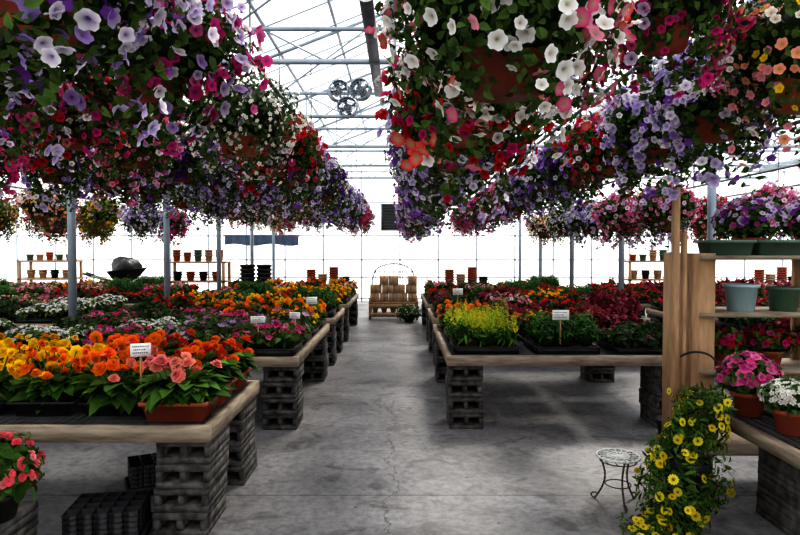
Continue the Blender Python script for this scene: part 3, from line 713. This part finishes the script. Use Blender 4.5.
# pallet bench with black wheelbarrow, back left
mb=MB([WOOD,BLOCK])
for k in range(6): mb.box((-.75,-.45+k*.16,.58),(.75,-.34+k*.16,.61),0)
for x in (-.7,0,.64): mb.box((x,-.45,.49),(x+.06,.46,.58),0)
for x in (-.55,.55): blockstack(mb,x,0,.49,1,.15,.2,3)
obj('pallet_bench',mb.mesh('pallet_bench'),(-6.45,14.5,0))
mb=MB([BLACK,ROSE,WOOD])
def rr_(a,b,x,z): return [(x-a,-b,z),(x+a*1.25,-b*.85,z+.08),(x+a*1.25,b*.85,z+.08),(x-a,b,z)]
V=rr_(.2,.2,0,.24)+rr_(.38,.34,0,.50)+rr_(.4,.36,0,.50)+rr_(.37,.33,0,.49)+rr_(.19,.19,0,.255)
F=[(k*4+q,k*4+(q+1)%4,(k+1)*4+(q+1)%4,(k+1)*4+q) for k in range(4) for q in range(4)]+[(3,2,1,0),(16,17,18,19)]
mb.add(V,F,0)
wc=(.52,0,.16)
mb.path([(wc[0]+.13*math.cos(a),0,wc[2]+.13*math.sin(a)) for a in np.linspace(0,2*math.pi,19)],.03,0,8)
for k in range(6): mb.tube(wc,(wc[0]+.12*math.cos(k*1.047),0,wc[2]+.12*math.sin(k*1.047)),.006,1,5)
mb.tube((wc[0],-.08,wc[2]),(wc[0],.08,wc[2]),.012,1,6)
for s in (-1,1):
    mb.tube((wc[0],s*.07,wc[2]),(-.25,s*.2,.24),.018,2,8); mb.tube((-.25,s*.2,.24),(-.85,s*.3,.46),.018,2,8); mb.tube((-.7,s*.274,.405),(-.86,s*.302,.464),.024,0,8)
    mb.path([(.0,s*.16,.235),(-.15,s*.18,.012),(-.32,s*.2,.012),(-.3,s*.205,.25)],.013,1,6)
mb.tube((-.15,-.18,.012),(-.15,.18,.012),.011,1,6)
blob(mb,(0.02,0,.53),(.32,.28,.26),0,(1,1,1),12,8,.25)
obj('wheelbarrow',mb.mesh('wheelbarrow'),(-6.4,14.5,.612),.35)
for x,y in ((-3.6,14.7),(-3.22,14.75)): potstack('flower_pot_stack',BLACK,(x,y,0),.17,11,.28)
# folded dark blue tarp hanging on the back wall rail
mb=MB([BLUE,STEEL]); n=60; V=[];F=[]
for j in range(3):
    for i in range(n):
        x=-1.15+2.3*i/(n-1); V.append((x,-.02-.018*math.sin(i*.9)*(1+j*.5),[.4,.22,.1+.03*math.sin(i*.21)][j]))
for j in range(2):
    for i in range(n-1): F.append((j*n+i,j*n+i+1,(j+1)*n+i+1,(j+1)*n+i))
mb.add(V,F,0); mb.tube((-1.2,0,.41),(1.2,0,.41),.015,1,8)
for x in (-1.15,1.15): mb.tube((x,0,.41),(x,.09,.41),.012,1,6)
obj('hanging_blue_tarp',mb.mesh('hanging_blue_tarp'),(-4.3,YB-.12,1.66))

# ------------------------------------------------------------ light
w=bpy.data.worlds.new('sky'); scene.world=w; w.use_nodes=True; nt=w.node_tree; nt.nodes.clear()
o=nt.nodes.new('ShaderNodeOutputWorld'); b=nt.nodes.new('ShaderNodeBackground'); tc=nt.nodes.new('ShaderNodeTexCoord'); sp=nt.nodes.new('ShaderNodeSeparateXYZ'); cr=nt.nodes.new('ShaderNodeValToRGB')
nt.links.new(tc.outputs['Generated'],sp.inputs[0]); nt.links.new(sp.outputs[2],cr.inputs[0])
cr.color_ramp.elements[0].position=0; cr.color_ramp.elements[0].color=(1,.985,.96,1); cr.color_ramp.elements[1].position=.7; cr.color_ramp.elements[1].color=(.93,.96,1,1)
nt.links.new(cr.outputs[0],b.inputs[0]); b.inputs[1].default_value=1.45; nt.links.new(b.outputs[0],o.inputs[0])
sd=bpy.data.lights.new('sun','SUN'); sd.energy=4.0; sd.angle=math.radians(16); sd.color=(1,.93,.84)
so=bpy.data.objects.new('sun',sd); scene.collection.objects.link(so)
so.rotation_euler=Vector((-.35,-.62,-1.0)).to_track_quat('-Z','Y').to_euler(); so.location=(3,8,12)
# ------------------------------------------------------------ camera
cd=bpy.data.cameras.new('camera'); cam=bpy.data.objects.new('camera',cd); scene.collection.objects.link(cam)
cd.sensor_width=36; cd.lens=28; cd.clip_end=300
cam.location=(0,0,1.6); cam.rotation_euler=(math.radians(90-1.6),0,0); scene.camera=cam
